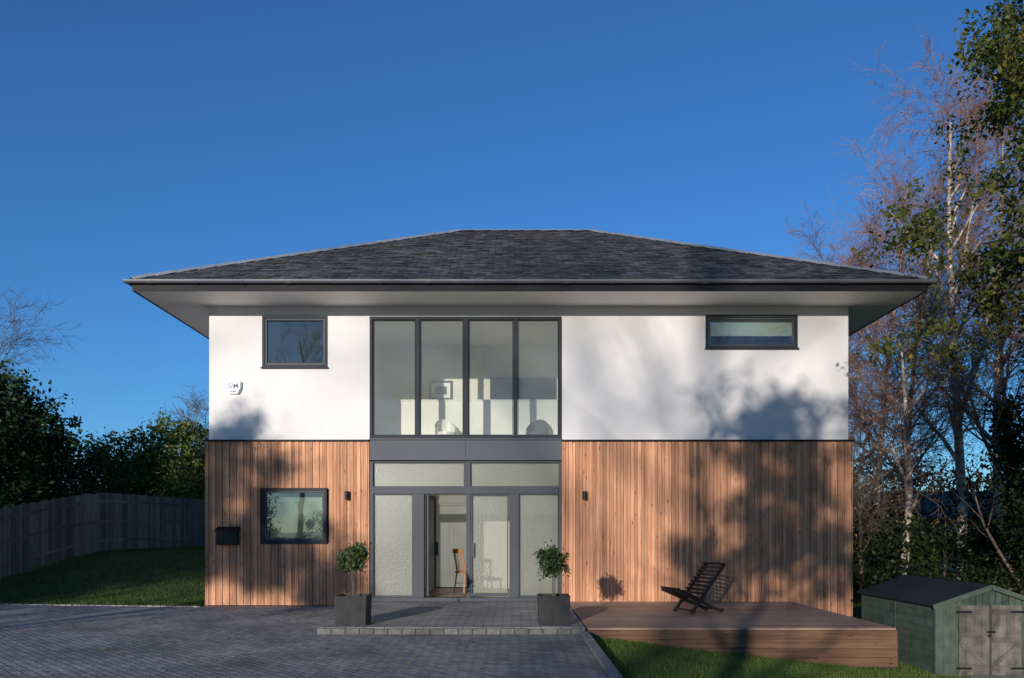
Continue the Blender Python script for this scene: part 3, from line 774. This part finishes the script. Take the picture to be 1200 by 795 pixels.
# ------------------------------------------------------------ fence
P=empty('timber_fence')
path=[(-17,-30),(-15,-10),(-13.6,-2),(-13.0,3.6),(-12.5,7.5),(-12.1,10.5),(-11.8,13.6),(-11.6,20),(-8,24)]
mb=MB(); mp_=MB()
for (xa,ya),(xb,yb) in zip(path[:-1],path[1:]):
    L=math.hypot(xb-xa,yb-ya); n=int(L/.135)
    ang=math.atan2(yb-ya,xb-xa)
    for i in range(n):
        t=(i+.5)/n; x=xa+(xb-xa)*t; y=ya+(yb-ya)*t; g=gz(x,y)
        hgt=1.8+random.uniform(-.02,.02)
        Mx=Matrix.Translation((x,y,g))@Matrix.Rotation(ang+random.uniform(-.08,.08),4,'Z')
        mb.box(-.060,.050,-.012,.012,.04,hgt,M=Mx)
    for k in range(int(L/2.4)+1):
        t=min(1,k*2.4/L); x=xa+(xb-xa)*t; y=ya+(yb-ya)*t
        Mx=Matrix.Translation((x,y,gz(x,y)))@Matrix.Rotation(ang,4,'Z')
        mp_.box(-.05,.05,.02,.12,-.2,1.75,M=Mx)
    for zz in(.35,.95,1.55):
        n2=int(L/1.2)+1
        for k in range(n2):
            t=k/n2;t2=(k+1)/n2
            q0=(xa+(xb-xa)*t,ya+(yb-ya)*t);q1=(xa+(xb-xa)*t2,ya+(yb-ya)*t2)
            mp_.beam((*q0,gz(*q0)+zz),(*q1,gz(*q1)+zz),.04,.07)
mb.make('fence_pales',M_fence,P); mp_.make('fence_posts_and_rails',M_fence,P)

# ------------------------------------------------------------ vegetation
def bush(name,blobs,ncl,nlf,size,mat,seed,cr=.35,shell=.5,stems=True):
    rng=RS(seed); P=empty(name)
    C,v=clump_points(blobs,ncl,nlf,cr,rng,shell)
    leaf_quads('foliage',C,size,mat,rng,P,v,.5)
    if stems:
        segs=[];tips=[]
        for b in blobs:
            for k in range(3):
                d=np.array([rng.normal()*.3,rng.normal()*.3,1.]); d/=np.linalg.norm(d)
                grow(segs,tips,np.array([b[0],b[1],gz(b[0],b[1])-.1]),d,max(.5,b[2]+b[5]*.6-gz(b[0],b[1])),.07,0,[(6,.4,.7,.4,.1,.03),(0,0,0,0,.15,0)],rng)
        tubes('stems',segs,M_bark,5,P)
    return P
bush('rhododendron_bush',[(-19.3,11.5,4.0,3.0,3,3.6),(-17.6,12.5,3.4,2.0,2.2,2.7),(-21.5,9,3.6,2.6,3,3.2)],1000,46000,.19,M_rhodo,11,.42,.6)
bush('laurel_bush',[(-17.0,18,3.4,2.2,2.2,2.2),(-15.0,17.5,3.2,1.8,2,2.3),(-13.2,18.5,3.0,1.7,2,2.0),(-15.2,19.5,4.3,1.5,1.5,2.5)],800,34000,.17,M_bush,12,.38,.6)
bush('holly_bush',[(-13.4,16.2,2.4,1.4,1.3,1.7),(-11.6,17.5,2.5,1.4,1.4,2.0),(-10.3,20,2.8,1.6,1.6,2.4)],500,20000,.14,M_bush,13,.3,.6)
bush('dark_hedge',[(-26,20,3.3,5,3,3.4),(-17,25,2.6,6,3,2.6),(-8,28,2.2,5,3,2.6)],900,30000,.25,M_rhodo,14,.5,.65)
def bare_tree(name,x,y,h,r,seed,par,leafn=0,barkm=M_birch,twm=None,lm=None,lsize=.1,lean=(0,0),ivy=0,ivyh=3.4):
    rng=RS(seed); P=empty(name)
    segs=[];tips=[]
    d=np.array([lean[0],lean[1],1.]);d/=np.linalg.norm(d)
    z=gz(x,y)-.2
    grow(segs,tips,np.array([x,y,z]),d,h,r,0,par,rng)
    S=np.array(segs); big=S[:,6]>0.028
    tubes('trunk_and_limbs',S[big],barkm,7,P)
    if (~big).any(): tubes('twigs',S[~big],twm or M_twig,3,P)
    T=np.array(tips)
    if leafn:
        C=T[rng.randint(0,len(T),leafn)]+rng.normal(size=(leafn,3))*lsize*1.6
        leaf_quads('foliage',C,lsize,lm,rng,P,rng.rand(leafn),.6)
    if ivy:
        t=rng.rand(ivy)**.9
        q=S[:5]
        k=np.minimum((t*ivyh).astype(int),4); f=(t*ivyh)-k
        C=q[k,0:3]+(q[k,3:6]-q[k,0:3])*f[:,None]+rng.normal(size=(ivy,3))*np.array([.28,.28,.2])
        leaf_quads('ivy',C,.14,M_ivy,rng,P,rng.rand(ivy),.8)
    return P
BP=[(24,.33,.72,.25,.03,.02),(9,.5,.6,.15,.07,.03),(6,.55,.6,.15,.12,-.02),(5,.6,.5,.1,.15,-.08),(0,0,0,0,.15,-.1)]
RMIN[0]=.006
bare_tree('birch_tree',16.6,12.5,17.5,.21,21,BP,800,lm=M_birl,lsize=.08,ivy=500,ivyh=1.2)
bare_tree('birch_tree',18.9,14.0,17.0,.20,22,BP,800,lm=M_birl,lsize=.08,lean=(-.04,0))
bare_tree('birch_tree',14.9,16.0,14.5,.16,23,BP,900,lm=M_birl,lsize=.08,lean=(.03,0))
bare_tree('birch_tree',13.6,18.0,13.0,.15,24,BP,900,lm=M_birl,lsize=.08)
bare_tree('birch_tree',20.8,12.0,15.5,.17,25,BP,800,lm=M_birl,lsize=.08)
bare_tree('birch_tree',17.6,19.0,16.0,.17,26,BP,800,lm=M_birl,lsize=.08)
DP=[(14,.5,.8,.3,.06,.02),(7,.55,.7,.2,.1,.02),(5,.55,.7,.15,.14,0),(4,.55,.6,.1,.15,0),(0,0,0,0,.15,0)]
bare_tree('ash_tree',13.1,10.0,9.0,.16,31,DP,400,barkm=M_birch,lm=M_birl,lsize=.08,lean=(.12,0),ivy=900,ivyh=1.6)
bare_tree('ash_tree',17.0,9.0,9.5,.17,32,DP,400,barkm=M_bark,lm=M_birl,lsize=.08,lean=(-.1,0),ivy=3500,ivyh=3.6)
bare_tree('ash_tree',12.6,13,7.5,.12,36,DP,400,barkm=M_birch,lm=M_birl,lsize=.08,lean=(.05,0))
bare_tree('hazel_tree',10.6,7.5,4.2,.07,37,DP,200,barkm=M_bark,twm=M_bark,lm=M_birl,lsize=.07,lean=(.1,0))
bare_tree('ash_tree',-24.3,21,10.0,.16,33,DP,0,barkm=M_bark,twm=M_bark)
bare_tree('ash_tree',-15.0,22,6.2,.10,34,DP,0,barkm=M_bark,twm=M_bark)
# tall bare trees well beyond the street
RMIN[0]=.012
bare_tree('street_ash_tree',-28,-86,27,.42,39,DP,0,barkm=M_bark,twm=M_bark)
bare_tree('street_ash_tree',-6,-62,21,.33,40,DP,0,barkm=M_bark,twm=M_bark)
bare_tree('street_ash_tree',21,-56,21,.33,45,DP,0,barkm=M_bark,twm=M_bark)
RMIN[0]=.003
bush('evergreen_thicket',[(10.2,9,.6,1.5,1.8,1.7),(12.5,11,.4,2.0,2,1.7),(15.5,12,.2,2.5,2,1.6),(19,13,.4,2.5,2,1.8)],800,24000,.15,M_ivy,41,.4,.5)
bush('scrub_thicket',[(11,14,1.8,2.2,2,2.4),(14.5,17,1.8,3,2,2.6),(18.5,18,1.9,3.5,2,3.0),(23,17,2.3,3,2,3.6)],800,16000,.16,M_scrub,42,.5,.4)
bush('bramble_bush',[(11.4,4.5,-.5,1.0,1.4,1.0),(13.2,5.2,-.6,1.2,1.2,.9),(15,7,-.3,1.6,1.4,1.2),(9.2,6,-.4,.9,1.5,1.1)],500,12000,.11,M_ivy,43,.3,.4)
bush('ivy_clad_holly',[(15.0,6.2,2.6,.8,.9,2.4),(15.6,5.6,1.0,.9,1,1.5)],300,8000,.13,M_ivy,44,.3,.4)
rng=RS(50)
bl=[]
for k in range(46):
    a=math.radians(-62+k*2.8); R=70+rng.rand()*14
    bl.append((R*math.sin(a),R*math.cos(a)-16,3.0+rng.rand()*1.5,4.5,3.5,4+rng.rand()*2))
bush('distant_trees',bl,3200,40000,.5,M_scrub,51,.9,.5,stems=False)

# overhanging oak, near right
rng=RS(61); P=empty('oak_tree'); segs=[];tips=[]
OP=[(17,.41,1.15,.38,.04,.0),(9,.5,.75,.25,.1,.0),(6,.5,.7,.2,.14,-.02),(4,.55,.7,.1,.15,-.03),(0,0,0,0,.15,0)]
grow(segs,tips,np.array([13.0,-3.2,gz(13.0,-3.2)-.3]),np.array([-.02,-.02,1.]),13.4,.32,0,OP,rng)
tubes('trunk_and_limbs',segs,M_bark,6,P); T=np.array(tips)
n=120000; idx=rng.randint(0,len(T),n); cv=rng.rand(len(T))
C=T[idx]+rng.normal(size=(n,3))*.12
leaf_quads('foliage',C,.10,M_oak,rng,P,np.clip(.5*cv[idx]+.5*rng.rand(n),0,1),.6)

# trees and hedge behind the camera (street side)
def leafy_tree(name,x,y,h,r,seed,blobs,ncl,nlf,size,cr=.5,shell=.2,mat=M_oak):
    rng=RS(seed); P=empty(name); segs=[];tips=[]
    grow(segs,tips,np.array([x,y,-.3]),np.array([0,0,1.]),h,r,0,[(13,.42,.85,.35,.05,.02),(6,.5,.7,.2,.1,.02),(4,.5,.6,.2,.14,0),(0,0,0,0,.15,0)],rng)
    tubes('trunk_and_limbs',segs,M_bark,6,P)
    C,v=clump_points(blobs,ncl,nlf,cr,rng,shell)
    leaf_quads('foliage',C,size,mat,rng,P,v,.6)
leafy_tree('street_oak_tree',-5.9,-30,9.8,.20,71,[(-5.4,-30,7.7,1.6,1.6,1.5),(-4.4,-30,6.3,1.4,1.4,.9),(-6.7,-30,6.2,1.3,1.3,.8),(-5.5,-30,9.2,1.6,1.2,.8)],230,9500,.15,.27)
leafy_tree('street_oak_tree',-17.9,-30,9.2,.20,72,[(-17.2,-30,7.4,1.7,1.6,1.6),(-16.5,-30,8.6,1.1,1,.9),(-15.9,-30,6.5,1.6,1.3,.9),(-14.7,-30,5.8,.9,1.1,.6)],170,8500,.16,.32)
leafy_tree('street_oak_tree',-26,-29,14,.35,73,[(-26,-29,9.5,4.5,2.5,4.0),(-22.3,-30,7.6,1.8,2,2.8)],420,26000,.24,.6)
leafy_tree('street_oak_tree',-36,-28,15,.35,74,[(-36,-28,9,5.5,3,5)],420,26000,.26,.7)
hb=[]
rng=RS(83)
xx=-46
while xx<-9.0:
    if rng.rand()<.70 or xx<-22: hb.append((xx,-30+rng.normal()*.4,1.8,1.0,1.0,.9+rng.rand()*1.9))
    xx+=1.5
bush('street_hedge',hb,520,22000,.18,M_rhodo,81,.33,.3,stems=False)
hb=[]
xx=-1.5
while xx<26:
    hb.append((xx,-34+rng.normal()*.4,1.5,1.6,1.0,1.2+rng.rand()*.6)); xx+=2.0
bush('street_hedge',hb,500,16000,.22,M_rhodo,82,.35,.3,stems=False)
leafy_tree('street_oak_tree',8,-36,12,.3,75,[(8,-36,8,3.5,2.5,3.5)],260,12000,.24,.6)
leafy_tree('street_oak_tree',17,-38,13,.3,76,[(17,-38,8.5,4.5,2.5,4)],260,12000,.26,.6)

P=empty('neighbour_bungalow',(24,26,gz(24,26)-.3))
mb=MB(); mb.box(-4,4,-3,3,-.5,2.4); mb.make('walls',M_white,P)
mb=MB(); mb.poly([(-4.4,-3.4,2.4),(4.4,-3.4,2.4),(4.4,0,4.2),(-4.4,0,4.2)]); mb.poly([(4.4,3.4,2.4),(-4.4,3.4,2.4),(-4.4,0,4.2),(4.4,0,4.2)]); mb.poly([(-4,-3,2.4),(-4,3,2.4),(-4,0,4.15)]); mb.poly([(4,-3,2.4),(4,3,2.4),(4,0,4.15)]); mb.make('roof',M_nroof,P)
mb=MB(); 
for a in(-3,-.6,1.8): mb.box(a,a+1.3,-3.02,-3.003,.9,2.0)
mb.make('windows',M_pane_dark,P)

# ------------------------------------------------------------ grass + leaves
def blades(name,n,xr,yr,cond,h,w,seed,parent=None,mat=M_blade):
    rng=RS(seed); x=xr[0]+(xr[1]-xr[0])*rng.rand(n); y=yr[0]+(yr[1]-yr[0])*rng.rand(n)
    k=np.array([cond(a,b) for a,b in zip(x,y)]); x=x[k];y=y[k]; n=len(x)
    z=np.array([gz(a,b) for a,b in zip(x,y)])-.008
    a=rng.rand(n)*6.283; hh=h*(.5+rng.rand(n)); ww=w*(.6+.8*rng.rand(n))
    b0=np.stack([x-np.cos(a)*ww/2,y-np.sin(a)*ww/2,z],1); b1=np.stack([x+np.cos(a)*ww/2,y+np.sin(a)*ww/2,z],1)
    t=np.stack([x+rng.normal(size=n)*h*.45,y+rng.normal(size=n)*h*.45,z+hh],1)
    V=np.stack([b0,b1,t],1).reshape(-1,3); F=np.arange(3*n).reshape(n,3)
    patch=.5+.5*np.sin(x*1.7+np.sin(y*2.1)*1.3)*np.cos(y*1.3+x*.4)
    np_mesh(name,V,F,mat,np.clip(.4*patch+.6*rng.rand(n),0,1),parent)
G=empty('grass')
blades('lawn_blades_front',190000,(1.17,10.5),(-9.5,-.3),lambda x,y: not((x<dx1+.05 and y>-4.52) or (6.45<x<8.15 and -4.45<y<-1.85)) ,.045,.010,91,G)
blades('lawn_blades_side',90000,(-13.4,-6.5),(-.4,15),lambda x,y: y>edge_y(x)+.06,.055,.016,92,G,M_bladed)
blades('lawn_blades_rear',30000,(7.2,14),(-2,12),lambda x,y: True,.07,.02,93,G,M_bladed)
def litter(name,n,xr,yr,zf,seed,size=.06):
    rng=RS(seed); x=xr[0]+(xr[1]-xr[0])*rng.rand(n); y=yr[0]+(yr[1]-yr[0])*rng.rand(n)
    V=[];r=[]
    for a,b in zip(x,y):
        z=zf(a,b)
        if z is None: continue
        s=size*(.5+rng.rand()); t=rng.rand()*6.28; dx,dy=math.cos(t)*s/2,math.sin(t)*s/2
        V+=[(a-dx,b-dy,z+.002+rng.rand()*.01),(a+dy*.6,b-dx*.6,z+.003),(a+dx,b+dy,z+.003+rng.rand()*.015),(a-dy*.6,b+dx*.6,z+.012*rng.rand()+.003)]
        r.append(rng.rand())
    V=np.array(V); return np_mesh(name,V,np.arange(len(V)).reshape(-1,4),M_fallen,np.array(r))
def lz(x,y):
    if x>1.17:
        if x<dx1 and y>-4.5: return .122 if random.random()<.2 else None
        return gz(x,y)+.03
    if x>1.0: return .09
    if x>-2.95 and y>-4.6: return .120 if (random.random()<.25 and y>-4.4) else None
    if x<-6.4 and y>edge_y(x): return gz(x,y)+.04
    if y>edge_y(x) : return None
    return .034 if random.random()<.8 else None
litter('fallen_leaves',1300,(-12,9.5),(-9.5,-.4),lz,95,.055)

# ------------------------------------------------------------ light, sky, camera
w=bpy.data.worlds.new('World'); sc.world=w; w.use_nodes=True; nt=w.node_tree; nt.nodes.clear()
out=nt.nodes.new('ShaderNodeOutputWorld'); bg=nt.nodes.new('ShaderNodeBackground'); sky=nt.nodes.new('ShaderNodeTexSky')
sky.sky_type='NISHITA'; sky.sun_disc=False; sky.sun_elevation=EL; sky.sun_rotation=math.radians(180)+AZ
sky.air_density=1.0; sky.dust_density=0.1; sky.ozone_density=4.5; sky.altitude=100
mulc=nt.nodes.new('ShaderNodeVectorMath'); mulc.operation='MULTIPLY'; mulc.inputs[1].default_value=(.56,.84,1.08)
nt.links.new(sky.outputs[0],mulc.inputs[0]); nt.links.new(mulc.outputs[0],bg.inputs[0]); bg.inputs[1].default_value=0.15
nt.links.new(bg.outputs[0],out.inputs[0])
l=bpy.data.lights.new('sun','SUN'); l.energy=4.6; l.angle=math.radians(.5); l.color=(1,.94,.87)
lo=bpy.data.objects.new('sun',l); COL.objects.link(lo)
tosun=Vector((-math.sin(AZ)*math.cos(EL),-math.cos(AZ)*math.cos(EL),math.sin(EL)))
lo.rotation_euler=tosun.to_track_quat('Z','Y').to_euler(); lo.location=(-20,-50,30)
cd=bpy.data.cameras.new('camera'); cam=bpy.data.objects.new('camera',cd); COL.objects.link(cam)
cam.location=(0,-16.4,1.6); cam.rotation_euler=(math.pi/2,0,0)
cd.sensor_width=36; cd.lens=918/1200*36; cd.shift_y=224.5/1200; cd.clip_end=3000; cd.clip_start=.1
sc.camera=cam
sc.view_settings.view_transform='Standard'; sc.view_settings.look='None'; sc.view_settings.exposure=0
